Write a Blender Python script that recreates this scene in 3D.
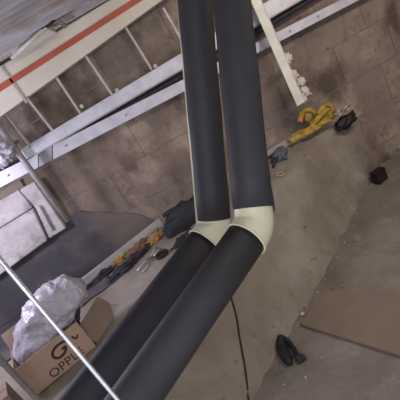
import bpy, bmesh, math, random
from mathutils import Vector, Matrix, noise
from mathutils.bvhtree import BVHTree
random.seed(7)
for o in list(bpy.data.objects): bpy.data.objects.remove(o)
S = bpy.context.scene
COL = S.collection

# ------------------------------------------------------------------ camera, world, lights, exposure
H = 1.95                      # camera height above the floor
PITCH = math.radians(20); ROLL = math.radians(30); F = 400.0
cp, sp, cr, sr = math.cos(PITCH), math.sin(PITCH), math.cos(ROLL), math.sin(ROLL)
FWD = Vector((0, cp, -sp)); R0 = Vector((1, 0, 0)); D0 = Vector((0, -sp, -cp))
IX = R0*cr + D0*sr; IY = R0*(-sr) + D0*cr
CAM = Vector((0, 0, H))
cd = bpy.data.cameras.new('camera'); cd.sensor_width = 36; cd.lens = 36; cd.clip_start = 0.05
co = bpy.data.objects.new('camera', cd); COL.objects.link(co)
m = Matrix.Identity(4)
for i, v in enumerate((IX, -IY, -FWD)):
    for k in range(3): m[k][i] = v[k]
m.translation = CAM
co.matrix_world = m
S.camera = co

w = bpy.data.worlds.new('world'); S.world = w; w.use_nodes = True
bg = w.node_tree.nodes['Background']; bg.inputs[0].default_value = (0.86, 0.84, 0.88, 1); bg.inputs[1].default_value = 1.5

def light(name, kind, loc, target, energy, col, size=0.5, size_y=None, spot=None):
    d = bpy.data.lights.new(name, kind); d.energy = energy; d.color = col
    if kind == 'AREA':
        d.size = size
        if size_y: d.shape = 'RECTANGLE'; d.size_y = size_y
    else: d.shadow_soft_size = size
    if spot: d.spot_size = spot; d.spot_blend = 0.7
    o = bpy.data.objects.new(name, d); COL.objects.link(o); o.location = loc
    o.rotation_euler = (Vector(target)-Vector(loc)).to_track_quat('-Z', 'Y').to_euler()
    return o
light('warm_fill_light', 'AREA', (1.75, 1.5, 2.40), (1.6, 3.0, 0.6), 36, (1.0, 0.88, 0.74), 1.3, 0.25)  # added warm fill for the right side, no fixture modelled
light('rear_fill_light', 'AREA', (-0.6, -0.9, 2.40), (-0.6, 1.5, 0.6), 22, (0.95, 0.93, 1.0), 1.3, 0.25)  # added soft fill behind the camera, out of view
light('work_lamp_light', 'POINT', (-1.95, 2.60, 1.75), (0, 0, 0), 62, (0.84, 0.82, 1.0), 0.10)

V = S.view_settings
S.display_settings.display_device = 'sRGB'
V.view_transform = 'Standard'; V.look = 'None'; V.gamma = 1; V.use_curve_mapping = False; V.exposure = 0.12

# ------------------------------------------------------------------ rays through the camera
def ray(px, py): return FWD*F + IX*(px-200) + IY*(py-200)
def at_y(px, py, Y): r = ray(px, py); return CAM + r*(Y/r.y)
def at_z(px, py, z): r = ray(px, py); return CAM + r*((z-H)/r.z)
def at_d(px, py, d): return CAM + ray(px, py)*(d/F)

# ------------------------------------------------------------------ materials
def mat(name, c1, c2=None, scale=6, rough=0.8, bump=0.0, bscale=None, metal=0.0, detail=6, spec=0.3, stops=None, trans=0.0):
    M = bpy.data.materials.new(name); M.use_nodes = True
    N = M.node_tree.nodes; L = M.node_tree.links
    b = N['Principled BSDF']
    b.inputs['Roughness'].default_value = rough; b.inputs['Metallic'].default_value = metal
    b.inputs['Specular IOR Level'].default_value = spec
    tc = N.new('ShaderNodeTexCoord'); 
    geo = N.new('ShaderNodeNewGeometry')
    if c2 is None: c2 = tuple(c*0.85 for c in c1)
    n = N.new('ShaderNodeTexNoise'); n.inputs['Scale'].default_value = scale; n.inputs['Detail'].default_value = detail
    n.inputs['Roughness'].default_value = 0.62
    L.new(geo.outputs['Position'], n.inputs['Vector'])
    r = N.new('ShaderNodeValToRGB'); L.new(n.outputs['Fac'], r.inputs[0])
    r.color_ramp.elements[0].position = 0.33; r.color_ramp.elements[1].position = 0.67
    r.color_ramp.elements[0].color = (*c2, 1); r.color_ramp.elements[1].color = (*c1, 1)
    L.new(r.outputs[0], b.inputs['Base Color'])
    if bump:
        n2 = N.new('ShaderNodeTexNoise'); n2.inputs['Scale'].default_value = bscale or scale*4; n2.inputs['Detail'].default_value = 5
        L.new(geo.outputs['Position'], n2.inputs['Vector'])
        bp = N.new('ShaderNodeBump'); bp.inputs['Strength'].default_value = bump; bp.inputs['Distance'].default_value = 0.02
        L.new(n2.outputs['Fac'], bp.inputs['Height']); L.new(bp.outputs[0], b.inputs['Normal'])
    if trans: b.inputs['Transmission Weight'].default_value = trans
    M['ramp'] = r.name
    return M
def add_patches(M, col, scale, lo, hi, seed=0.0, stretch=(1, 1, 1)):
    """blotches of another colour (stains, plaster remains) over the base colour"""
    N = M.node_tree.nodes; L = M.node_tree.links; b = N['Principled BSDF']
    src = b.inputs['Base Color'].links[0].from_socket
    geo = N.new('ShaderNodeNewGeometry'); mp = N.new('ShaderNodeMapping')
    mp.inputs['Location'].default_value = (seed, seed*1.7, seed*0.6); mp.inputs['Scale'].default_value = stretch
    L.new(geo.outputs['Position'], mp.inputs['Vector'])
    n = N.new('ShaderNodeTexNoise'); n.inputs['Scale'].default_value = scale; n.inputs['Detail'].default_value = 7; n.inputs['Roughness'].default_value = 0.6
    L.new(mp.outputs[0], n.inputs['Vector'])
    mr = N.new('ShaderNodeMapRange'); mr.inputs['From Min'].default_value = lo; mr.inputs['From Max'].default_value = hi
    L.new(n.outputs['Fac'], mr.inputs['Value'])
    mx = N.new('ShaderNodeMix'); mx.data_type = 'RGBA'
    L.new(mr.outputs[0], mx.inputs[0]); L.new(src, mx.inputs[6]); mx.inputs[7].default_value = (*col, 1)
    L.new(mx.outputs[2], b.inputs['Base Color'])
    return M

M_wall = mat('brown_stained_stone', (0.240, 0.190, 0.162), (0.155, 0.120, 0.104), 3.2, 0.9, 0.5, 16)
add_patches(M_wall, (0.34, 0.275, 0.225), 3.0, 0.52, 0.70, 3.1)
add_patches(M_wall, (0.080, 0.058, 0.048), 3.0, 0.50, 0.66, 8.4, (1, 1, 0.6))
add_patches(M_wall, (0.10, 0.075, 0.064), 13.0, 0.62, 0.74, 1.4, (1, 1, 0.8))
M_mortar = mat('wall_mortar', (0.24, 0.19, 0.16), (0.16, 0.125, 0.105), 8, 0.95, 0.5, 30)
M_dark = mat('dark_grey_mottled', (0.078, 0.073, 0.083), (0.055, 0.052, 0.060), 3, 0.75, 0.15, 20)  # dark mottled tone shared by the wall foot and the ledge sheet
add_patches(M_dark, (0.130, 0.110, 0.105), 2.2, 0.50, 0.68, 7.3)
M_bank = mat('bank_concrete', (0.235, 0.198, 0.162), (0.165, 0.138, 0.113), 3.5, 0.95, 0.4, 22)
add_patches(M_bank, (0.29, 0.262, 0.230), 1.6, 0.48, 0.70, 5.5)
add_patches(M_bank, (0.09, 0.072, 0.060), 9.0, 0.66, 0.78, 1.5)
M_floor = mat('dusty_floor', (0.212, 0.184, 0.158), (0.142, 0.121, 0.102), 3.0, 0.95, 0.5, 26)
add_patches(M_floor, (0.27, 0.245, 0.22), 5.0, 0.58, 0.76, 2.2)
M_board = mat('brown_board', (0.195, 0.150, 0.118), (0.165, 0.126, 0.098), 5, 0.85, 0.15, 40)
M_ceil = mat('corrugated_sheet', (0.66, 0.66, 0.69), (0.42, 0.42, 0.45), 4, 0.6, 0.1, 20, spec=0.4)
add_patches(M_ceil, (0.40, 0.33, 0.29), 2.4, 0.48, 0.66, 6.6)
M_white = mat('whitewashed_block', (0.47, 0.43, 0.445), (0.31, 0.28, 0.29), 5, 0.9, 0.5, 24)
add_patches(M_white, (0.20, 0.175, 0.175), 5.0, 0.54, 0.72, 4.4)
M_cream = mat('cream_paint', (0.66, 0.62, 0.53), (0.56, 0.525, 0.45), 3, 0.55, 0.05, 30)
M_red = mat('red_paint', (0.44, 0.105, 0.065), (0.36, 0.09, 0.055), 12, 0.55)
M_rail = mat('galvanised_rail', (0.56, 0.56, 0.63), (0.43, 0.43, 0.49), 9, 0.42, 0.05, 60, metal=0.25, spec=0.5)
M_rail2 = mat('dull_galvanised', (0.36, 0.355, 0.40), (0.28, 0.275, 0.31), 9, 0.5, metal=0.25)
M_rung = mat('rung_metal', (0.50, 0.46, 0.45), (0.36, 0.33, 0.32), 14, 0.5, metal=0.2)
M_strut = mat('strut_white', (0.66, 0.66, 0.60), (0.52, 0.52, 0.47), 8, 0.55, 0.1, 40)
M_plaster = mat('plaster_lump', (0.62, 0.58, 0.54), (0.46, 0.42, 0.39), 20, 0.95, 0.5, 60)
M_rubber = mat('black_foam_rubber', (0.042, 0.042, 0.048), (0.033, 0.033, 0.038), 10, 0.62, 0.12, 220, spec=0.35)
M_rubber2 = mat('black_foam_rubber_new', (0.028, 0.026, 0.035), (0.022, 0.021, 0.028), 10, 0.66, 0.12, 220, spec=0.3)
M_pvc = mat('cream_pvc', (0.66, 0.65, 0.485), (0.60, 0.59, 0.43), 7, 0.38, spec=0.5)
M_rod = mat('bright_zinc', (0.74, 0.76, 0.82), (0.60, 0.62, 0.68), 30, 0.25, metal=0.6, spec=0.6)
M_card = mat('cardboard', (0.36, 0.255, 0.185), (0.30, 0.21, 0.155), 6, 0.9, 0.08, 60)
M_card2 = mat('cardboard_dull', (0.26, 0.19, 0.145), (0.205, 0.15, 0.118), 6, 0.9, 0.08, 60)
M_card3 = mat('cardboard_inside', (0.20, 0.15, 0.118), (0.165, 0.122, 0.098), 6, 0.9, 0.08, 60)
M_ink = mat('brown_ink', (0.050, 0.028, 0.024), (0.035, 0.02, 0.018), 30, 0.9)
M_poly = mat('milky_plastic_film', (0.43, 0.40, 0.47), (0.30, 0.285, 0.34), 11, 0.30, 0.5, 34, spec=0.5)
M_yellow = mat('yellow_webbing', (0.44, 0.30, 0.045), (0.20, 0.125, 0.025), 18, 0.8, 0.3, 90)
M_orange = mat('orange_plastic', (0.55, 0.22, 0.10), (0.45, 0.17, 0.08), 20, 0.6)
M_tan = mat('ochre_cloth', (0.36, 0.22, 0.085), (0.25, 0.15, 0.065), 20, 0.9, 0.4, 70)
M_rust = mat('rust_brown_cloth', (0.22, 0.12, 0.07), (0.15, 0.08, 0.05), 20, 0.9, 0.4, 70)
M_blackc = mat('black_cloth', (0.030, 0.030, 0.038), (0.019, 0.019, 0.025), 18, 0.72, 0.4, 40)
M_steel = mat('steel', (0.52, 0.51, 0.50), (0.38, 0.37, 0.36), 30, 0.3, metal=0.8)
M_blue = mat('blue_grey_fabric', (0.11, 0.13, 0.155), (0.06, 0.072, 0.088), 24, 0.85, 0.4, 60)
M_blk = mat('black_plastic', (0.016, 0.015, 0.016), (0.010, 0.010, 0.011), 20, 0.6)
M_maroon = mat('dark_maroon', (0.024, 0.011, 0.013), (0.016, 0.008, 0.009), 20, 0.7)
M_stone = mat('pale_stone', (0.44, 0.40, 0.36), (0.30, 0.27, 0.24), 30, 0.9, 0.4, 70)
M_board2 = mat('pale_grey_board', (0.40, 0.385, 0.37), (0.29, 0.275, 0.265), 7, 0.8, 0.1, 50)
M_timber = mat('weathered_timber', (0.25, 0.225, 0.205), (0.17, 0.15, 0.135), 14, 0.9, 0.2, 60)
M_cond = mat('grey_conduit', (0.33, 0.31, 0.32), (0.26, 0.245, 0.25), 14, 0.5, metal=0.2)

# ------------------------------------------------------------------ mesh helpers
def new(name, verts, faces, material, parent=None, smooth=False, bevel=0):
    me = bpy.data.meshes.new(name); me.from_pydata([tuple(v) for v in verts], [], faces); me.validate()
    bm = bmesh.new(); bm.from_mesh(me); bmesh.ops.recalc_face_normals(bm, faces=bm.faces[:])
    if bevel: bmesh.ops.bevel(bm, geom=bm.edges[:], offset=bevel, segments=2, affect='EDGES', clamp_overlap=True)
    bm.to_mesh(me); bm.free()
    if smooth: me.shade_smooth()
    me.materials.append(material)
    o = bpy.data.objects.new(name, me); COL.objects.link(o)
    if parent:
        o.parent = parent
        o.matrix_parent_inverse = Matrix.Translation(parent.location).inverted()
    return o
def tag(o, label, cat, group=None):
    o['label'] = label; o['category'] = cat
    if group: o['group'] = group
    return o
def struct(o, label=None):
    o['kind'] = 'structure'
    if label: o['label'] = label
    return o
def thing(name, label, cat, loc, group=None):
    o = bpy.data.objects.new(name, None); COL.objects.link(o); o.location = loc; o.empty_display_size = 0.05
    return tag(o, label, cat, group)
def prism(quad, ext):
    """quad (any polygon, list of points) extruded by vector ext"""
    n = len(quad); v = [Vector(p) for p in quad] + [Vector(p)+Vector(ext) for p in quad]
    f = [tuple(range(n)), tuple(range(2*n-1, n-1, -1))] + [(i, (i+1) % n, n+(i+1) % n, n+i) for i in range(n)]
    return v, f
def bar(a, b, wid, thk, side):
    """rectangular bar from a to b, wid along side vector, thk across"""
    a, b = Vector(a), Vector(b); d = (b-a).normalized(); s = Vector(side); s = (s-d*s.dot(d)).normalized(); t = d.cross(s)
    q = [a+s*x*wid/2+t*y*thk/2 for x, y in ((-1, -1), (1, -1), (1, 1), (-1, 1))]
    return prism(q, b-a)
def frames(pts):
    n = len(pts); T = []
    for i in range(n):
        T.append((pts[min(i+1, n-1)]-pts[max(i-1, 0)]).normalized())
    u = T[0].orthogonal().normalized(); out = []
    for t in T:
        u = (u-t*u.dot(t)).normalized(); out.append((t, u, t.cross(u)))
    return out
def smooth_path(pts, k=6):
    pts = [Vector(p) for p in pts]
    if len(pts) < 3: return pts
    out = []
    for i in range(len(pts)-1):
        p0 = pts[max(i-1, 0)]; p1 = pts[i]; p2 = pts[i+1]; p3 = pts[min(i+2, len(pts)-1)]
        for j in range(k):
            t = j/k
            out.append(0.5*((2*p1)+(p2-p0)*t+(2*p0-5*p1+4*p2-p3)*t*t+(3*p1-p0-3*p2+p3)*t**3))
    out.append(pts[-1]); return out
def tube(pts, rad, n=16, closed=False, flat=None, up=None):
    """round tube along points; rad number or list; flat=(a,b) scales section, up orients it"""
    pts = [Vector(p) for p in pts]; fr = frames(pts); v = []; f = []
    for i, p in enumerate(pts):
        r = rad[i] if isinstance(rad, (list, tuple)) else rad
        t, a, b = fr[i]
        if up is not None:
            b = (Vector(up)-t*Vector(up).dot(t)).normalized(); a = b.cross(t)
        fa, fb = flat or (1, 1)
        for k in range(n):
            th = 2*math.pi*k/n; v.append(p+a*math.cos(th)*r*fa+b*math.sin(th)*r*fb)
    m_ = len(pts)
    for i in range(m_-1 if not closed else m_):
        j = (i+1) % m_
        for k in range(n): f.append((i*n+k, i*n+(k+1) % n, j*n+(k+1) % n, j*n+k))
    if not closed: f += [tuple(range(n)), tuple(range((m_-1)*n, m_*n))]
    return v, f
def ring_pts(c, ax1, ax2, n=20): return [Vector(c)+Vector(ax1)*math.cos(2*math.pi*k/n)+Vector(ax2)*math.sin(2*math.pi*k/n) for k in range(n)]
def blob(c, ax, amp=0.15, freq=3.0, sub=3, seed=0, sq=1.0):
    """crumpled lump: icosphere scaled by three axis vectors, displaced by noise"""
    bm = bmesh.new(); bmesh.ops.create_icosphere(bm, subdivisions=sub, radius=1)
    v = []
    for p in bm.verts:
        d = p.co.copy(); nv = noise.fractal(d*freq+Vector((seed*3.7, seed, -seed)), 0.8, 2.2, 4)
        q = Vector([math.copysign(abs(x)**sq, x) for x in d])*(1+amp*nv)
        v.append(Vector(c)+Vector(ax[0])*q.x+Vector(ax[1])*q.y+Vector(ax[2])*q.z)
    f = [tuple(x.index for x in fc.verts) for fc in bm.faces]; bm.free(); return v, f
def join(*vfs):
    V_, F_ = [], []
    for v, f in vfs:
        o = len(V_); V_ += list(v); F_ += [tuple(i+o for i in q) for q in f]
    return V_, F_
def nz(p, s, seed=0): return noise.fractal(Vector(p)*s+Vector((seed, seed*2, 0)), 0.9, 2.0, 5)

# ------------------------------------------------------------------ setting: floor, walls, ceiling
YW = 3.60; ZC = 2.47; XL = -2.7; XR = 2.9
def grid(x0, x1, nx, y0, y1, ny, fz):
    v = [Vector((x0+(x1-x0)*i/nx, y0+(y1-y0)*j/ny, 0)) for j in range(ny+1) for i in range(nx+1)]
    for p in v: p.z = fz(p)
    f = [(j*(nx+1)+i, j*(nx+1)+i+1, (j+1)*(nx+1)+i+1, (j+1)*(nx+1)+i) for j in range(ny) for i in range(nx)]
    return v, f
v, f = grid(XL, XR, 150, -2.0, YW+0.05, 150, lambda p: 0.010*nz(p, 2.2)+0.004*nz(p, 12))
o_floor = struct(new('floor', v, f, M_floor, smooth=True), 'dusty uneven concrete floor')
BV_floor = BVHTree.FromPolygons(v, f)

# back wall: mortar plane with big stone blocks proud of it
wb = struct(new('wall_back', *prism([(XL, YW, -0.05), (XR, YW, -0.05), (XR, YW, ZC+0.1), (XL, YW, ZC+0.1)], (0, 0.15, 0)), M_mortar), 'brown stained wall of large blocks')
jc = at_y(110, 176, YW)              # a joint crossing seen in the photograph
CH, CL = 0.36, 0.74
k0 = math.floor((0-jc.z)/CH)
def jit(r, k): return 0.0 if (r, k) == (-1, 0) else 0.10*math.sin(r*12.9+k*78.2)
for row in range(k0, k0+10):
    z0 = jc.z+row*CH; z1 = z0+CH
    if z0 > ZC: break
    off = jc.x + (0 if row % 2 else CL*0.5)
    n0 = math.floor((XL-off)/CL)
    for k in range(n0, n0+11):
        x0 = off+k*CL+jit(row, k); x1 = off+(k+1)*CL+jit(row, k+1)
        x0, x1 = max(x0, XL), min(x1, XR); 
        if x1-x0 < 0.08: continue
        za, zb = max(z0, 0.0), min(z1, ZC)
        if zb-za < 0.04: continue
        g = 0.0012; pr = random.uniform(0.005, 0.009)
        q = [(x0+g, YW, za+g+random.uniform(0, .005)), (x1-g, YW, za+g+random.uniform(0, .005)), (x1-g, YW, zb-g-random.uniform(0, .005)), (x0+g, YW, zb-g-random.uniform(0, .005))]
        new('block', *prism(q, (0, -pr, 0)), M_wall, wb, bevel=0.002)
YF = YW-0.012
struct(new('wall_left', *prism([(XL, -2, -0.05), (XL, YW, -0.05), (XL, YW, ZC), (XL, -2, ZC)], (-0.15, 0, 0)), M_wall), 'brown side wall')
struct(new('wall_right', *prism([(XR, -2, -0.05), (XR, YW, -0.05), (XR, YW, ZC), (XR, -2, ZC)], (0.15, 0, 0)), M_wall), 'brown side wall')
# corrugated ceiling
ny = 420; vs = []; y0, y1 = -2.0, YW+0.1
for j in range(ny+1):
    y = y0+(y1-y0)*j/ny; z = ZC+0.016*math.sin(2*math.pi*y/0.11)
    for x in (XL, -1.2, 0, 1.2, XR): vs.append((x, y, z))
fs = [(j*5+i, j*5+i+1, (j+1)*5+i+1, (j+1)*5+i) for j in range(ny) for i in range(4)]
struct(new('ceiling', vs, fs, M_ceil, smooth=True), 'grey corrugated sheet ceiling')

# dark grey lower wall at the left (slab proud of the blocks, rounded end)
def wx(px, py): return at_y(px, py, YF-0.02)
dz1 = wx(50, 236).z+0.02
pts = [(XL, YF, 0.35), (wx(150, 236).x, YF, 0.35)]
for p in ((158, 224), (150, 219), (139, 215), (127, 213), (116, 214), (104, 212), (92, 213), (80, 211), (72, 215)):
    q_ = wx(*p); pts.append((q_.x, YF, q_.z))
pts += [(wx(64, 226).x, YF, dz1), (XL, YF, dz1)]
struct(new('trim_1', *prism(pts, (0, -0.008, 0)), M_dark, bevel=0.003), 'dark grey foot of the back wall')

def fade_along_x(M, x0, x1, col):  # blends the base colour into another tone along x, edge broken by noise
    N = M.node_tree.nodes; L = M.node_tree.links; b = N['Principled BSDF']
    src_ = b.inputs['Base Color'].links[0].from_socket
    geo = N.new('ShaderNodeNewGeometry'); sx_ = N.new('ShaderNodeSeparateXYZ'); L.new(geo.outputs['Position'], sx_.inputs[0])
    n = N.new('ShaderNodeTexNoise'); n.inputs['Scale'].default_value = 5; n.inputs['Detail'].default_value = 6; L.new(geo.outputs['Position'], n.inputs['Vector'])
    ma = N.new('ShaderNodeMath'); ma.operation = 'MULTIPLY_ADD'; ma.inputs[1].default_value = 0.5; L.new(n.outputs['Fac'], ma.inputs[0]); L.new(sx_.outputs[0], ma.inputs[2])
    mr = N.new('ShaderNodeMapRange'); mr.inputs['From Min'].default_value = x0+0.25; mr.inputs['From Max'].default_value = x1+0.25; L.new(ma.outputs[0], mr.inputs['Value'])
    mx = N.new('ShaderNodeMix'); mx.data_type = 'RGBA'; L.new(mr.outputs[0], mx.inputs[0]); L.new(src_, mx.inputs[6]); mx.inputs[7].default_value = (*col, 1)
    L.new(mx.outputs[2], b.inputs['Base Color'])
fade_along_x(M_dark, wx(92, 235).x, wx(122, 228).x, (0.150, 0.122, 0.110))
# ledge and its bank: rear line R, top edge T, foot B
Rl = [(-2.75, 3.62, 0.52), (-1.40, 3.62, 0.57), (0.0, 3.62, 0.70), (1.1, 3.62, 0.80), (1.38, 3.61, 0.80)]
Tl = [(-2.75, 0.75, 0.60), (-1.80, 1.35, 0.60), (-1.06, 1.87, 0.60), (0.06, 2.68, 0.60), (0.8, 3.14, 0.61), (1.55, 3.61, 0.62)]
bp = [at_z(379, 166, 0), at_z(358, 208, 0), at_z(320, 285, 0), at_z(290, 335, 0), at_z(252, 400, 0)]
Bl = [(-2.75, -0.05, -0.02), (-1.6, 0.85, -0.02), (-0.9, 1.38, -0.02)] + [(p.x, min(p.y, 3.61), -0.02) for p in reversed(bp)]
def resample(L_, n):
    L_ = [Vector(p) for p in L_]; d = [0]
    for a, b in zip(L_, L_[1:]): d.append(d[-1]+(b-a).length)
    out = []
    for i in range(n+1):
        t = d[-1]*i/n; k = max(j for j in range(len(d)) if d[j] <= t+1e-9); k = min(k, len(L_)-2)
        out.append(L_[k].lerp(L_[k+1], (t-d[k])/(d[k+1]-d[k])))
    return out
NC = 130; Rr, Tr, Br = resample(Rl, NC), resample(Tl, NC), resample(Bl, NC)
rows = []
NA, NB = 36, 34
for j in range(NA): rows.append([Rr[i].lerp(Tr[i], j/NA) for i in range(NC+1)])
for j in range(NB+1): rows.append([Tr[i].lerp(Br[i], j/NB) for i in range(NC+1)])
for it in range(5):      # soften the top edge
    rows = [rows[j] if j in (0, len(rows)-1) else [(rows[j-1][i]+rows[j][i]*2+rows[j+1][i])/4 for i in range(NC+1)] for j in range(len(rows))]
v = []
for j, rw in enumerate(rows):
    for i, p in enumerate(rw):
        q = p.copy(); e = min(1, j/4, (NC-i)/3)
        q.z += e*(0.012*nz(p, 2.5, 3)+0.006*nz(p, 9, 1)); q.y += e*(0.010+0.05*max(0, j-NA-NB*.55)/NB*2)*nz(p, 5, 9); v.append(q)
f = [(j*(NC+1)+i, j*(NC+1)+i+1, (j+1)*(NC+1)+i+1, (j+1)*(NC+1)+i) for j in range(len(rows)-1) for i in range(NC)]
struct(new('ledge', v, f, M_bank, smooth=True), 'rough concrete ledge with sloping bank')
BV = BVHTree.FromPolygons(v, f)
def hit(px, py, up=0.0):
    r = ray(px, py).normalized()
    best = None
    for b in (BV, BV_floor):
        h = b.ray_cast(CAM, r)
        if h[0] and (best is None or h[3] < best[3]): best = h
    return best[0]+Vector((0, 0, up)) if best else at_y(px, py, YF-0.03)
def drop(p, up=0.0):
    """the ledge or floor surface straight below a point"""
    h = BV.ray_cast(Vector((p[0], p[1], 3)), Vector((0, 0, -1)))
    return Vector((p[0], p[1], (h[0].z if h[0] else 0)+up))

# whitewashed masonry pier at the left of the wall
pier = struct(new('wall_pier', *prism([wx(-40, 300), wx(50, 236), wx(20, 180), wx(-60, 225)], (0, 0.02, 0)), M_mortar), 'whitewashed block pier on the back wall')
def pblock(c, dep):
    q = [at_y(x, y, YF-0.03) for x, y in c]
    new('block', *prism(q, (0, -dep, 0)), M_white, pier, bevel=0.008)
pblock([(-45, 306), (49, 237), (35, 206), (-60, 265)], 0.075)
pblock([(50, 236.5), (67, 226), (36, 180), (21, 188), (36, 205.5)], 0.055)
pblock([(-60, 264), (34.5, 205), (20.5, 188), (-72, 240)], 0.06)
pblock([(38, 204.5), (50.5, 229), (55, 227), (42, 203)], 0.085)

# ------------------------------------------------------------------ beam and ladder frame under the ceiling
def yw(x): return YW
YB = 3.30
bt = thing('beam', 'cream painted beam with a red stripe high on the wall', 'beam', at_y(60, 60, YB))
up0, up1, lo0, lo1 = (-60, 102), (260, -90), (-60, 160), (330, -121)
q = [at_y(*lo0, YB), at_y(*lo1, YB), at_y(*up1, YB), at_y(*up0, YB)]
new('body', *prism(q, (0, 0.16, 0)), M_cream, bt, bevel=0.006)
def edge_line(a, b, t): return (a[0]+(b[0]-a[0])*t, a[1]+(b[1]-a[1])*t)
ra, rb = (-50, 120.5), (290, -98.6)
A, B = at_y(*ra, YB-0.004), at_y(*rb, YB-0.004)
new('red_stripe', *bar(A, B, 0.042, 0.012, (0, 0, 1)), M_red, bt, bevel=0.002)
A, B = at_y(2, 67, YB-0.006), at_y(27, 103, YB-0.006)
new('band', *bar(A, B, 0.016, 0.008, (1, 0, 0)), M_rung, bt)  # thin grey bar painting in a faint wire shadow across the beam

lt = thing('ladder_rack', 'galvanised wall rack with thin rungs below the cream beam', 'rack', at_y(100, 110, 3.38))
YR = 3.38
def channel(name, t0, t1, b0, b1, Y, dep, m_, parent):
    q = [at_y(*b0, Y), at_y(*b1, Y), at_y(*t1, Y), at_y(*t0, Y)]
    return new(name, *prism(q, (0, dep, 0)), m_, parent, bevel=0.003)
ur = channel('rail', (19, 150.5), (440, -102), (25, 161), (446, -84.7), YR, 0.05, M_rail, lt)
new('lip', *bar(at_y(24, 161.5, YR-0.004), at_y(445, -84.2, YR-0.004), 0.010, 0.016, (0, 0, 1)), M_rail2, ur)
new('lip', *bar(at_y(20, 151, YR-0.004), at_y(440, -101.5, YR-0.004), 0.008, 0.016, (0, 0, 1)), M_rail, ur)
rung_px = [((2, 109), (31, 147)), ((25, 95), (54, 132)), ((53, 72), (81, 114)), ((81, 49), (113, 96)), ((118, 15), (152, 70)), ((163, 8), (186, 48)), ((203, -18), (222, 24)), ((241, -45), (262, 0)), ((281, -70), (300, -22)), ((322, -95), (340, -46))]
for a, b in rung_px:
    new('rung', *bar(at_y(*a, YR+0.015), at_y(*b, YR+0.015), 0.020, 0.03, (1, 0, 0)), M_rung, lt, bevel=0.003)
for a in ((82, 106), (117, 90), (17, 142), (155, 66)):
    c = at_y(*a, YR-0.005); new('bolt', *tube([c, c+Vector((0, -0.03, 0))], 0.016, 8), M_rung if a[0] != 17 else M_rust, lt)
# lower rail: its own channel, in spliced lengths
lr = thing('channel_rail', 'pale galvanised channel running below the rack across the brown wall', 'rail', at_y(100, 130, 3.42))
segs = [(-70, 38), (38.6, 52), (52.6, 260), (260.6, 430)]
tl = lambda x: 172-0.505*x; bl = lambda x: 187.5-0.522*x
for i, (xa, xb) in enumerate(segs):
    s = channel('channel_length' if i != 1 else 'splice_plate', (xa, tl(xa)), (xb, tl(xb)), (xa, bl(xa)), (xb, bl(xb)), 3.44-(0.006 if i == 1 else 0), 0.06, M_rail2 if i == 1 else M_rail, lr)
for x in (8, 66, 126, 290, 318):
    c = at_y(x, (tl(x)+bl(x))/2, 3.44); new('bolt', *tube([c, c+Vector((0, -0.012, 0))], 0.010, 8), M_rail2, lr)
# dark cable lying in the gap between both rails
A = [at_y(x, y, 3.47) for x, y in ((-20, 180), (30, 160), (80, 135), (120, 111), (180, 77), (260, 30), (330, -12), (440, -76))]
tag(new('cable', *tube(smooth_path(A), 0.022, 10), M_blackc, smooth=True), 'dark cable running in the gap between the two wall rails', 'cable')
# wall conduit crossing the rails
c0 = at_y(68, 221, 3.33); x0 = c0.x
tag(new('conduit', *tube([(x0, 3.33, c0.z), (x0, 3.33, ZC-0.02)], 0.024, 14), M_cond, smooth=True), 'grey vertical conduit crossing the rails at the far left', 'conduit')
# white strut with plaster
s1 = at_y(301, 104, 3.28); sx = s1.x
st = thing('strut', 'white angle strut with plaster lumps hanging in front of the rails', 'strut', (sx, 3.28, s1.z))
new('flange', *bar((sx, 3.28, s1.z), (sx-0.01, 3.28, ZC-0.02), 0.075, 0.008, (1, 0, 0)), M_strut, st, bevel=0.002)
new('web', *bar((sx+0.036, 3.30, s1.z+0.02), (sx+0.026, 3.30, ZC-0.02), 0.012, 0.05, (1, 0, 0)), M_rung, st, bevel=0.002)
for i, (x, y, r) in enumerate(((287, 59, .034), (285, 66, .026), (293, 76, .034), (300, 82, .03), (305, 92, .034), (303, 99, .028))):
    c = at_y(x, y, 3.31); r *= 1.25; new('plaster_lump', *blob(c, ((r, 0, 0), (0, r*.7, 0), (0, 0, r*1.15)), 0.6, 2.2, 3, i), M_plaster, st, smooth=True)
# lamp batten + bracket under the ceiling
def zc(px, py): return at_z(px, py, ZC-0.03)
lb = thing('lamp_batten', 'white strip lamp batten under the ceiling above the beam', 'lamp', at_y(32, 42, 3.1))
a, b, c, d = at_y(13, 57, 3.15), at_y(44, 28, 3.0), at_y(57, 33, 3.08), at_y(26, 55, 3.22)
new('housing', *prism([a, b, c, d], (0, 0.04, 0.05)), M_cream, lb, bevel=0.004)
new('tube', *tube([at_y(12, 58, 3.10), at_y(46, 27, 2.96)], 0.014, 12), M_strut, lb, smooth=True)
br = thing('pipe_clamp', 'dark metal clamp bracket under the ceiling at the lamp end', 'bracket', at_y(50, 22, 3.0))
new('jaw', *bar(at_y(40, 26, 2.98), at_y(52, 16, 2.95), 0.07, 0.05, (0, 0, 1)), M_blackc, br, bevel=0.006)
new('arm', *bar(at_y(50, 18, 2.96), at_y(84, -8, 2.90), 0.035, 0.03, (0, 0, 1)), M_timber, br, bevel=0.004)
new('brace', *bar(at_y(55, 17, 2.97), at_y(66, 27, 3.06), 0.03, 0.02, (1, 0, 0)), M_timber, br, bevel=0.004)
new('plate', *prism([at_y(60, 14, 3.0), at_y(76, 17, 3.08), at_y(62, 26, 3.08)], (0, 0.02, 0.01)), M_rung, br)

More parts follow.
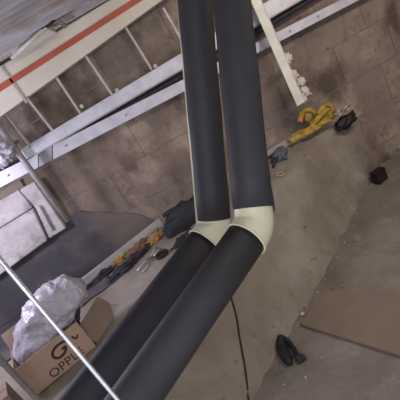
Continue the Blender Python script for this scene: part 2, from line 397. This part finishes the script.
# ------------------------------------------------------------------ insulated pipes
def sleeve(p0, p1, r, n=40, wall=0.017, k=14, seed=0):
    pts = [p0.lerp(p1, i/k) for i in range(k+1)]
    rads = [r*(1+0.02*math.sin(i*1.9+seed)) for i in range(k+1)]
    v, f = tube(pts, rads, n); f = f[:-2]
    d = (p1-p0).normalized(); ri = r-wall; b0 = len(v)
    fr = frames(pts)
    for i in (0, k):
        t, a, b = fr[i]
        v += [pts[i]+(a*math.cos(2*math.pi*q/n)+b*math.sin(2*math.pi*q/n))*ri for q in range(n)]
    for q in range(n):
        q2 = (q+1) % n
        f.append((q, q2, b0+q2, b0+q)); f.append((k*n+q, k*n+q2, b0+n+q2, b0+n+q)); f.append((b0+q, b0+q2, b0+n+q2, b0+n+q))
    return v, f
def insulated(label, u0, u1, l0, l1, ru, rl, slit, lm):
    U0, U1, L0, L1 = at_d(*u0), at_d(*u1), at_d(*l0), at_d(*l1)
    du = (U0-U1).normalized(); dl = (L1-L0).normalized()
    top = U1+du*((ZC-0.02-U1.z)/du.z)
    end = L0+dl*((XL+0.02-L0.x)/dl.x)
    t = thing('insulated_pipe', label, 'pipe', U1)
    s = new('insulation_sleeve', *sleeve(U1, top, ru), M_rubber, t, smooth=True)
    s2 = new('insulation_sleeve', *sleeve(L0, end, rl, seed=2), lm, t, smooth=True)
    # elbow: bezier sweep, socket lips at both ends
    P0 = U1+du*0.02; P3 = L0+dl*0.010; hl = (P3-P0).length*0.50
    P1, P2 = P0-du*hl, P3-dl*hl; pth = []; rad = []
    re0, re1 = ru*0.95, rl*1.06
    for i in range(21):
        tt = i/20; a = 1-tt
        pth.append(P0*a**3+P1*3*a*a*tt+P2*3*a*tt*tt+P3*tt**3)
        rad.append(re0+(re1-re0)*min(1, tt*1.1)**1.2)
    v, f = tube(pth, rad, 40); f = f[:-2]
    e = new('elbow', v, f, M_pvc, t, smooth=True)
    rim = tube(ring_pts(P3, dl.orthogonal().normalized()*re1, dl.cross(dl.orthogonal()).normalized()*re1, 40), 0.0030, 8, closed=True)
    new('elbow_rim', *rim, M_pvc, e, smooth=True)
    # carrier pipe inside the foam
    new('carrier_pipe', *tube([top+du*0.0, U1+du*0.005], ru-0.019, 20), M_pvc, t, smooth=True)
    if slit:
        side = -IX-FWD*0.1; side = (side-du*side.dot(du)).normalized()
        new('bare_edge', *tube([U1-du*0.022+side*(ru+0.0005), (U1.lerp(top, 0.5))+side*(ru-0.0025), top+side*(ru-0.004)], 0.0042, 8), M_pvc, t, smooth=True)
    else:
        fl = U1+IX*(ru*1.0)+du*0.004
        new('loose_flap', *prism([fl+du*0.06+IX*0.002, fl+IX*0.006, fl-du*0.014+IX*0.004, fl-du*0.012-IX*0.003, fl+du*0.06-IX*0.004], FWD*0.03), M_rubber, t, bevel=0.001)
    return t
insulated('right and nearer of two black foam insulated pipes with cream elbow', (230.5, -10, 1.06), (253, 208, 1.02), (248, 236, 1.00), (134, 400, 0.80), 0.0510, 0.0500, False, M_rubber)
insulated('left and farther of two black foam insulated pipes with cream elbow', (193.5, -10, 1.15), (214, 219, 1.2), (207, 241, 1.18), (78, 408, 0.97), 0.0500, 0.0530, True, M_rubber2)

# hanger rod in the foreground (vertical)
r0 = at_d(118, 400, 0.66)
zf = drop((r0.x, r0.y, 0)).z
tag(new('hanger_rod', *tube([(r0.x, r0.y, zf), (r0.x, r0.y, ZC-0.01)], 0.0038, 12), M_rod, smooth=True), 'thin bright steel rod standing in front of the cardboard box', 'rod')

# ------------------------------------------------------------------ clutter on the ledge
def up_view(): return Vector((0, -0.6, 0.8))
# kerb boards
a, b = hit(72, 291), hit(162, 228)
a2, b2 = at_y(79, 279, a.y+0.0), at_y(160, 221, b.y+0.0)
def plank(pa, pb, h, thk):
    pa, pb = drop(pa, -0.005), drop(pb, -0.005)
    d = (pb-pa).normalized(); n_ = Vector((d.y, -d.x, 0)).normalized()
    return prism([pa, pb, pb+Vector((0, 0, h)), pa+Vector((0, 0, h))], n_*-thk)
ky = 3.40
a = at_y(72, 288, ky-0.20); b = at_y(164, 226, ky); 
tag(new('grey_plank', *plank(a, b, 0.11, 0.026), M_board2, bevel=0.003), 'pale grey plank on edge along the wall foot beside the black bag', 'plank')
a = at_y(238, 172, 3.42); b = at_y(300, 121, 3.50)
tag(new('grey_plank', *plank(a, b, 0.085, 0.022), M_board2, bevel=0.003), 'short grey plank on edge between right pipe and yellow harness', 'plank')

# dark sheet that paints in the shade on the ledge behind the carton
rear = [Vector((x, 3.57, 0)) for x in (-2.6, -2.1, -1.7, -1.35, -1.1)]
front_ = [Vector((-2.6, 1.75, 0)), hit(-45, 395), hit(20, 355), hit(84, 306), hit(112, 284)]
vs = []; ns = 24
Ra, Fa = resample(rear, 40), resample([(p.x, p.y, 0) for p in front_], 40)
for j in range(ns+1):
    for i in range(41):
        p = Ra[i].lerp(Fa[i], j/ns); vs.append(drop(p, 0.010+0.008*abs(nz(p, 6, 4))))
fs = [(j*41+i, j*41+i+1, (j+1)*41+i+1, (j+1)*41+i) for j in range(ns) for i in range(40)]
o = new('shade_sheet', vs, fs, M_dark, smooth=True)
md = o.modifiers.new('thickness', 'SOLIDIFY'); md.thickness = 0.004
tag(o, 'dark sheet painting in the shade on the ledge behind the open cardboard box', 'sheet')
# carton with logo
c0 = at_z(36, 396, 0.605); c1 = at_z(96, 346, 0.605)
c0 = drop(c0, 0.004); c1 = drop(c1, 0.004); zb = max(c0.z, c1.z); c0.z = c1.z = zb
ex = (c1-c0).normalized(); ez = Vector((0, 0, 1)); ey = ez.cross(ex).normalized()
WX, HZ, DY = (c1-c0).length, 0.225, 0.30
bx = thing('cardboard_box', 'open cardboard box printed with dark lettering holding the plastic bag', 'box', c0)
def pan(name, o, u, w_, t, m_=M_card): return new(name, *prism([o, o+u, o+u+w_, o+w_], t), m_, bx, bevel=0.001)
T = 0.005
pan('front_panel', c0, ex*WX, ez*HZ, ey*T)
pan('back_panel', c0+ey*(DY-T), ex*WX, ez*HZ, ey*T)
pan('side_panel', c0+ey*T, ey*(DY-2*T), ez*HZ, ex*T)
pan('side_panel', c0+ex*(WX-T)+ey*T, ey*(DY-2*T), ez*HZ, ex*T)
pan('bottom_panel', c0+ex*T+ey*T, ex*(WX-2*T), ey*(DY-2*T), ez*T)
# open end flap standing up beyond the rod
q = [at_y(x, y, Y) for x, y, Y in ((83, 336, 2.28), (79, 326, 2.33), (97, 297, 2.52), (109, 303, 2.52), (114, 318, 2.44), (97, 343, 2.29))]
new('flap', *prism(q, (0.003, 0.005, 0)), M_card3, bx, bevel=0.001)
pan('flap', c0+ez*HZ+ey*(DY), ex*WX, ey*0.07+ez*0.10, -ez*0.005, M_card2)
# printed logo: flattened open ring with an inner hook, and lettering
def face_pt(s, h): return c0+ex*s-ey*0.0015+ez*h
def stroke(pl, wd, name='logo'):
    P = smooth_path([face_pt(*p) for p in pl], 6)
    return tube(P, wd, 6, flat=(1, 0.12), up=ey)
fr_ = front = [o for o in bx.children if o.name.startswith('front_panel')][0]
lg = [(0.335, 0.158), (0.300, 0.176), (0.255, 0.176), (0.222, 0.158), (0.215, 0.128), (0.235, 0.105), (0.268, 0.105), (0.292, 0.120), (0.300, 0.140), (0.275, 0.138)]
new('logo', *stroke(lg, 0.0085), M_ink, fr_)
new('logo', *stroke([(0.365, 0.165), (0.378, 0.135), (0.40, 0.150)], 0.006), M_ink, fr_)
tcu = bpy.data.curves.new('lettering', 'FONT'); tcu.body = 'OPPLE'; tcu.size = 0.082; tcu.extrude = 0.0006; tcu.space_character = 1.06
to = bpy.data.objects.new('lettering', tcu); COL.objects.link(to)
dg = bpy.context.evaluated_depsgraph_get(); me = bpy.data.meshes.new_from_object(to.evaluated_get(dg))
bpy.data.objects.remove(to)
lo = bpy.data.objects.new('lettering', me); COL.objects.link(lo); me.materials.clear(); me.materials.append(M_ink)
mw = Matrix.Identity(4)
for i, vv in enumerate((ex, ez, -ey)):
    for k in range(3): mw[k][i] = vv[k]
mw.translation = c0+ex*0.128+ez*0.020-ey*0.0012
me.transform(mw); lo.parent = fr_; lo.matrix_parent_inverse = (Matrix.Translation(bx.location)).inverted()
lo.matrix_parent_inverse = Matrix.Identity(4)
me.transform(Matrix.Translation(-Vector((0, 0, 0))))

# milky plastic bag rising out of the carton
def bag():
    spine = [(30, 372, 2.30), (30, 348, 2.34), (38, 326, 2.38), (50, 308, 2.40), (63, 294, 2.42), (70, 284, 2.43), (73, 279, 2.43)]
    rads = [0.10, 0.135, 0.165, 0.165, 0.145, 0.115, 0.07]
    P = [at_y(x+3, y+1, Y) for x, y, Y in spine]; P = smooth_path(P, 9)
    R_ = []
    for i in range(len(P)):
        t = i/(len(P)-1)*(len(rads)-1); k = min(int(t), len(rads)-2); R_.append(rads[k]+(rads[k+1]-rads[k])*(t-k))
    P = [P[0].lerp(P[0], 0)]+P[1:]; v, f = tube(P, R_, 72, flat=(1.0, 0.72), up=(0, -0.8, 0.6))
    c = sum(P, Vector())/len(P); out = []
    for p in v:
        d = (p-c); n1 = noise.fractal(p*9, 0.9, 2.1, 4); n2 = abs(noise.noise(p*22))
        n3 = abs(noise.noise(p*45)); out.append(p+d.normalized()*(0.024*n1-0.020*n2-0.004*n3))
    return out, f
tag(new('plastic_bag', *bag(), M_poly, smooth=True), 'crumpled milky white plastic bag standing in the open cardboard box', 'bag')
tag(new('orange_cap', *blob(at_y(85, 296, 2.38), ((.020, 0, 0), (0, .016, 0), (0, 0, .016)), 0.12, 2, 2, 2), M_orange, smooth=True), 'small orange cap beside the plastic bag', 'cap')
# dark cloth between bag and flap
c = at_y(77, 312, 2.36)
tag(new('dark_rag', *blob(c, ((.05, .03, .075), (-.02, .05, 0), (0, 0, .03)), 0.4, 2.4, 4, 5), M_blackc, smooth=True), 'dark rag stuffed in the box beside the plastic bag', 'rag')
# second carton and batten in the lower left corner
d0 = drop(at_z(0, 425, 0.6), 0.003)
b2 = thing('cardboard_box', 'plain cardboard box behind the timber batten in the corner', 'box', d0)
e0 = at_z(30, 418, 0.605); e0 = drop(e0, 0.004)
ex2 = Vector((1, 0.42, 0)).normalized(); ey2 = Vector((-ex2.y, ex2.x, 0)); 
def pan2(name, o, u, w_, t): return new(name, *prism([o, o+u, o+u+w_, o+w_], t), M_card2, b2, bevel=0.001)
o2 = e0-ex2*0.36
o2.z = e0.z
pan2('front_panel', o2, ex2*0.36, ez*0.20, ey2*T); pan2('back_panel', o2+ey2*(0.17-T), ex2*0.36, ez*0.20, ey2*T)
pan2('side_panel', o2+ey2*T, ey2*(0.17-2*T), ez*0.20, ex2*T); pan2('side_panel', o2+ex2*(0.36-T)+ey2*T, ey2*(0.17-2*T), ez*0.20, ex2*T)
pan2('flap', o2+ez*(0.201), ex2*0.36, ey2*0.083, ez*T); pan2('flap', o2+ez*(0.201)+ey2*0.088, ex2*0.36, ey2*0.082, ez*T)
p1 = at_z(44, 406, 0.6); p1 = drop(p1, 0.0)
tag(new('timber_batten', *bar(p1, p1+Vector((-0.0, 0.0, 0.55)), 0.030, 0.024, (1, 0, 0)), M_timber, bevel=0.003), 'weathered timber batten standing upright at the box corner', 'batten')
c = at_y(8, 334, 2.7)
tag(new('paper_scrap', *bar(hit(4, 338, .004), hit(12, 330, .004), 0.02, 0.004, (0, 0, 1)), M_strut), 'tiny white scrap left of the plastic bag', 'scrap')
c = at_y(2, 156, 3.2)
tag(new('plastic_film', *blob(c, ((.09, 0, .03), (0, .03, 0), (-.02, 0, .07)), 0.6, 2.6, 4, 9), M_poly, smooth=True), 'crumpled shiny plastic film hanging at the left end of the rails', 'plastic film')

# black bag beside the pipes
bg_ = thing('black_bag', 'black fabric bag with folded top lying left of the pipes', 'bag', hit(182, 232))
def lump(px, py, Y, axx, amp, fq, sd, m_, name, parent=None):
    c = at_y(px, py, Y)
    return new(name, *blob(c, axx, amp, fq, 4, sd), m_, parent, smooth=True)
lump(182, 220, 3.20, ((.185, 0, .07), (0, .09, 0), (-.03, 0, .125)), 0.12, 1.8, 3, M_blackc, 'body', bg_)
lump(190, 206, 3.28, ((.16, 0, .06), (0, .08, 0), (-.01, 0, .035)), 0.2, 2.2, 6, M_blackc, 'folded_top', bg_)
A = [at_y(x, y, 3.20) for x, y in ((163, 216), (172, 210), (182, 206), (196, 204))]
new('fold', *tube(smooth_path(A), 0.018, 10), M_blackc, bg_, smooth=True)
A = [at_y(x, y, 3.15) for x, y in ((166, 222), (178, 217), (196, 215))]
new('fold', *tube(smooth_path(A), 0.014, 10), M_blackc, bg_, smooth=True)
# rags, tools between plank and ledge
def rag(px, py, sx, sy, sz, m_, name, label, cat, sd, amp=0.75, tilt=0.12):
    c = hit(px, py, sz*0.35)
    return tag(new(name, *blob(c, ((sx, sx*0.45, tilt*sx), (-sy*.4, sy, 0), (0, 0, sz)), amp, 2.2, 4, sd), m_, smooth=True), label, cat)
rag(157, 240, .085, .05, .045, M_tan, 'ochre_rag', 'ochre yellow rag lying below the black bag', 'rag', 1)
rag(139, 252, .11, .06, .045, M_rust, 'brown_rag', 'rusty brown rag along the grey plank', 'rag', 2)
rag(120, 262, .08, .045, .04, M_tan, 'brown_rag', 'small dull ochre rag at the middle of the plank', 'rag', 12)
rag(127, 268, .16, .06, .035, M_blackc, 'dark_rag', 'dark flattened rag lying in front of the plank', 'rag', 3)
rag(103, 277, .14, .06, .035, M_blackc, 'dark_rag', 'dark rag at the left end of the plank', 'rag', 13)
rag(185, 240, .09, .05, .03, M_blackc, 'dark_rag', 'dark rag half under the left pipe elbow', 'rag', 23)
# steel chain heap: pliers-like tool
tl_ = thing('pliers', 'bright steel pliers lying open on the ledge below the rags', 'pliers', hit(150, 260))
for a, b in (((138, 272), (152, 257)), ((144, 273), (154, 258)), ((152, 257), (158, 249)), ((154, 258), (162, 250))):
    new('handle' if a[0] < 150 else 'jaw', *tube([hit(*a, .012), hit((a[0]+b[0])/2+1, (a[1]+b[1])/2-1, .02), hit(*b, .014)], [0.006, 0.010, 0.009], 8), M_steel, tl_, smooth=True)
c = hit(152, 258, .016); new('pivot', *tube([c, c+Vector((0, -.008, .014))], 0.014, 10), M_steel, tl_)
c = hit(163, 256, .018)
tag(new('tape_roll', *tube(ring_pts(c, Vector((.042, .02, 0)), Vector((-.015, .03, .004)), 24), .014, 10, closed=True), M_blk, smooth=True), 'black tape roll lying next to the steel pliers', 'tape')
cl = thing('pipe_clip', 'tiny metal clip lying on bare ledge right of the box', 'clip', hit(110, 306))
new('screw', *tube([hit(108, 304, .008), hit(109, 309, .008)], .007, 8), M_rust, cl)
new('strip', *bar(hit(110, 305, .006), hit(117, 306, .006), .012, .004, (0, 0, 1)), M_steel, cl)

# yellow safety harness in the corner
hn = thing('safety_harness', 'yellow webbing safety harness with steel hooks in the wall corner', 'harness', hit(320, 122))
UV = Vector((0.1, -0.75, 0.65))
def band(pl, wid, Y=3.46, m_=M_yellow, thk=0.006, name='band'):
    P = smooth_path([at_y(x, y, Y+0.02*math.sin(i*2.0)) for i, (x, y) in enumerate(pl)], 6)
    return new(name, *tube(P, wid, 10, flat=(1, 0.35), up=UV), m_, hn, smooth=True)
band([(290, 141), (298, 135), (308, 131), (318, 125), (325, 119), (331, 113)], 0.038, 3.42)
band([(303, 134), (312, 126), (317, 119), (323, 113), (329, 107)], 0.022, 3.40)
band([(318, 114), (323, 107), (329, 104), (334, 109), (333, 117), (326, 121), (318, 124)], 0.020, 3.41)
band([(300, 122), (302, 113), (308, 109), (315, 113), (316, 119), (311, 124)], 0.024, 3.45)
band([(291, 141), (293, 138), (293, 134)], 0.014, 3.39, M_stone, name='webbing_end')
new('pad', *blob(at_y(309, 115, 3.47), ((.055, 0, .02), (0, .03, 0), (0, 0, .055)), .2, 2, 3, 4), M_tan, hn, smooth=True)
new('buckle', *blob(at_y(301, 120, 3.39), ((.018, 0, 0), (0, .014, 0), (0, 0, .028)), .1, 2, 2, 4), M_orange, hn, smooth=True)
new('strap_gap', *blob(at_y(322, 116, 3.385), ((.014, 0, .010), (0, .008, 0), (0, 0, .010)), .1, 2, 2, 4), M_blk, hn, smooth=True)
for x, y, r in ((339, 113, .028), (347, 108, .030)):
    c = at_y(x, y, 3.36); new('hook', *tube(ring_pts(c, Vector((r, 0, r*.3)), Vector((-r*.2, -.01, r*.7)), 20), .0075, 8, closed=True), M_steel, hn, smooth=True)
new('hook', *tube([at_y(333, 115, 3.38), at_y(338, 112, 3.36), at_y(346, 109, 3.36)], .007, 8), M_steel, hn, smooth=True)
tag(lump(345, 122, 3.49, ((.105, 0, .03), (0, .045, 0), (-.03, 0, .05)), .45, 2.0, 8, M_blk, 'tool_pouch'), 'black tool pouch under the hooks of the yellow harness', 'pouch')
# blue-grey glove and small ring at the right pipe
gl = thing('work_glove', 'blue grey work glove lying right of the nearer pipe', 'glove', hit(281, 158))
c = hit(281, 158, .03)
new('palm', *blob(c, ((.075, .02, .02), (-.02, .055, 0), (0, 0, .06)), .3, 2, 4, 2), M_blue, gl, smooth=True)
for k, (dx, dy) in enumerate(((-8, 5), (-10, 1), (-6, 9), (6, 2), (2, -8))):
    new('finger', *tube([c, hit(281+dx*.7, 158+dy*.7, .035), hit(281+dx*1.2, 158+dy*1.2, .015)], [.022, .018, .011], 10), M_blue if k > 2 else M_blackc, gl, smooth=True)
c = hit(281, 175, .01)
tag(new('wire_offcut', *tube(ring_pts(c, Vector((.028, .008, 0)), Vector((-.01, .03, .004)), 18), .006, 8, closed=True), M_stone, smooth=True), 'small grey ring of wire below the work glove', 'wire')

# ------------------------------------------------------------------ bank and floor
P = smooth_path([hit(x, y, .006) for x, y in ((212, 240), (219, 262), (226, 280), (232, 300), (237, 318), (240, 338), (244, 360), (247, 380), (249, 402), (252, 425))], 6)
tag(new('black_cable', *tube(P, 0.0065, 8), M_blk, smooth=True), 'thin black cable lying down the bank below the pipes', 'cable')
# board on the floor
bc = [at_z(300, 325, .012), at_z(410, 360, .012), at_z(440, 300, .012), at_z(327, 291, .012)]
for p in bc: p.z = 0.004
tag(new('floor_board', *prism(bc, (0, 0, 0.020)), M_board, bevel=0.003), 'flat brown board lying on the dusty floor', 'board')
# black crumpled rubber piece: a torn shell with an opening
sc = thing('rubber_scrap', 'crumpled black rubber scrap on the floor near the bank', 'scrap', hit(291, 352))
P = smooth_path([hit(x, y, .022) for x, y in ((282, 338), (283, 349), (288, 360), (292, 366))], 5)
new('shell', *tube(P, [0.014+0.026*math.sin(math.pi*min(1, (i+1)/(len(P)))) for i in range(len(P))], 12), M_blk, sc, smooth=True)
P = smooth_path([hit(x, y, .02) for x, y in ((283, 339), (290, 344), (296, 353), (300, 360))], 5)
new('rim', *tube(P, 0.015, 10), M_blk, sc, smooth=True)
new('tongue', *blob(hit(291, 353, .012), ((.022, .018, 0), (-.02, .045, 0), (0, 0, .018)), .3, 2, 3, 7), M_blackc, sc, smooth=True)
new('lump', *blob(hit(301, 360, .012), ((.030, 0, 0), (0, .030, 0), (0, 0, .024)), .35, 2, 3, 3), M_blackc, sc, smooth=True)
# maroon block
mb = hit(386, 182)
mz = thing('maroon_block', 'small dark maroon block at the wall foot on the right', 'block', (mb.x, mb.y, mb.z))
q = [Vector((mb.x+dx, mb.y+dy, mb.z)) for dx, dy in ((-.065, 0), (.055, .03), (.035, .11), (-.085, .08))]
new('body', *prism(q, (0, 0, 0.11)), M_maroon, mz, bevel=0.008)
q = [Vector((p.x, p.y, mb.z+0.109)) for p in q]; cc = sum(q, Vector())/4
new('lid', *prism([cc+(p-cc)*1.04 for p in q], (0, 0, 0.014)), M_maroon, mz, bevel=0.003)
# pebbles
tag(new('pebble', *blob(hit(303, 315, .012), ((.019, 0, 0), (0, .016, 0), (0, 0, .014)), .3, 2, 2, 1), M_stone, smooth=True), 'pale pebble at the corner of the brown board', 'pebble')
pb = [(312, 300), (318, 293), (325, 279), (332, 268), (338, 258), (345, 243), (298, 326), (306, 306), (352, 226), (285, 385), (322, 358), (306, 378), (356, 214)]
src = None
for i, (x, y) in enumerate(pb):
    p = hit(x, y, .004)
    if src is None:
        src = new('pebble', *blob((0, 0, 0), ((.011, 0, 0), (0, .009, 0), (0, 0, .008)), .35, 2, 2, 5), M_stone, smooth=True); o = src
    else: o = src.copy(); COL.objects.link(o)
    o.location = p; o.rotation_euler = (0, 0, i*1.3); s = 0.6+0.5*((i*37) % 10)/10; o.scale = (s, s, s)
    tag(o, 'tiny grey pebble scattered on the floor along the bank foot', 'pebble', 'tiny pebbles along the bank foot')
# loose grit: uncountable crumbs along the foot of the bank
vs, fs = [], []
for i in range(1500):
    t = random.random(); a = Br[int(t*NC)]
    x = a.x+random.gauss(0.06, .16); y = a.y+random.gauss(-.03, .12)
    if not (XL+.1 < x < XR and y < YW-.03): continue
    hb = BV.ray_cast(Vector((x, y, 3)), Vector((0, 0, -1)))[0]; hf = BV_floor.ray_cast(Vector((x, y, 3)), Vector((0, 0, -1)))[0]
    z = max(h.z for h in (hb, hf) if h); s = random.uniform(.002, .006)*(1 if random.random() < .9 else 2.2)
    v, f = blob((x, y, z+s*.3), ((s, 0, 0), (0, s, 0), (0, 0, s*.8)), .4, 2, 1, i)
    o_ = len(vs); vs += v; fs += [tuple(k+o_ for k in q) for q in f]
g = new('grit', vs, fs, M_floor); g['kind'] = 'stuff'; tag(g, 'fine grit and crumbs along the foot of the bank', 'grit')
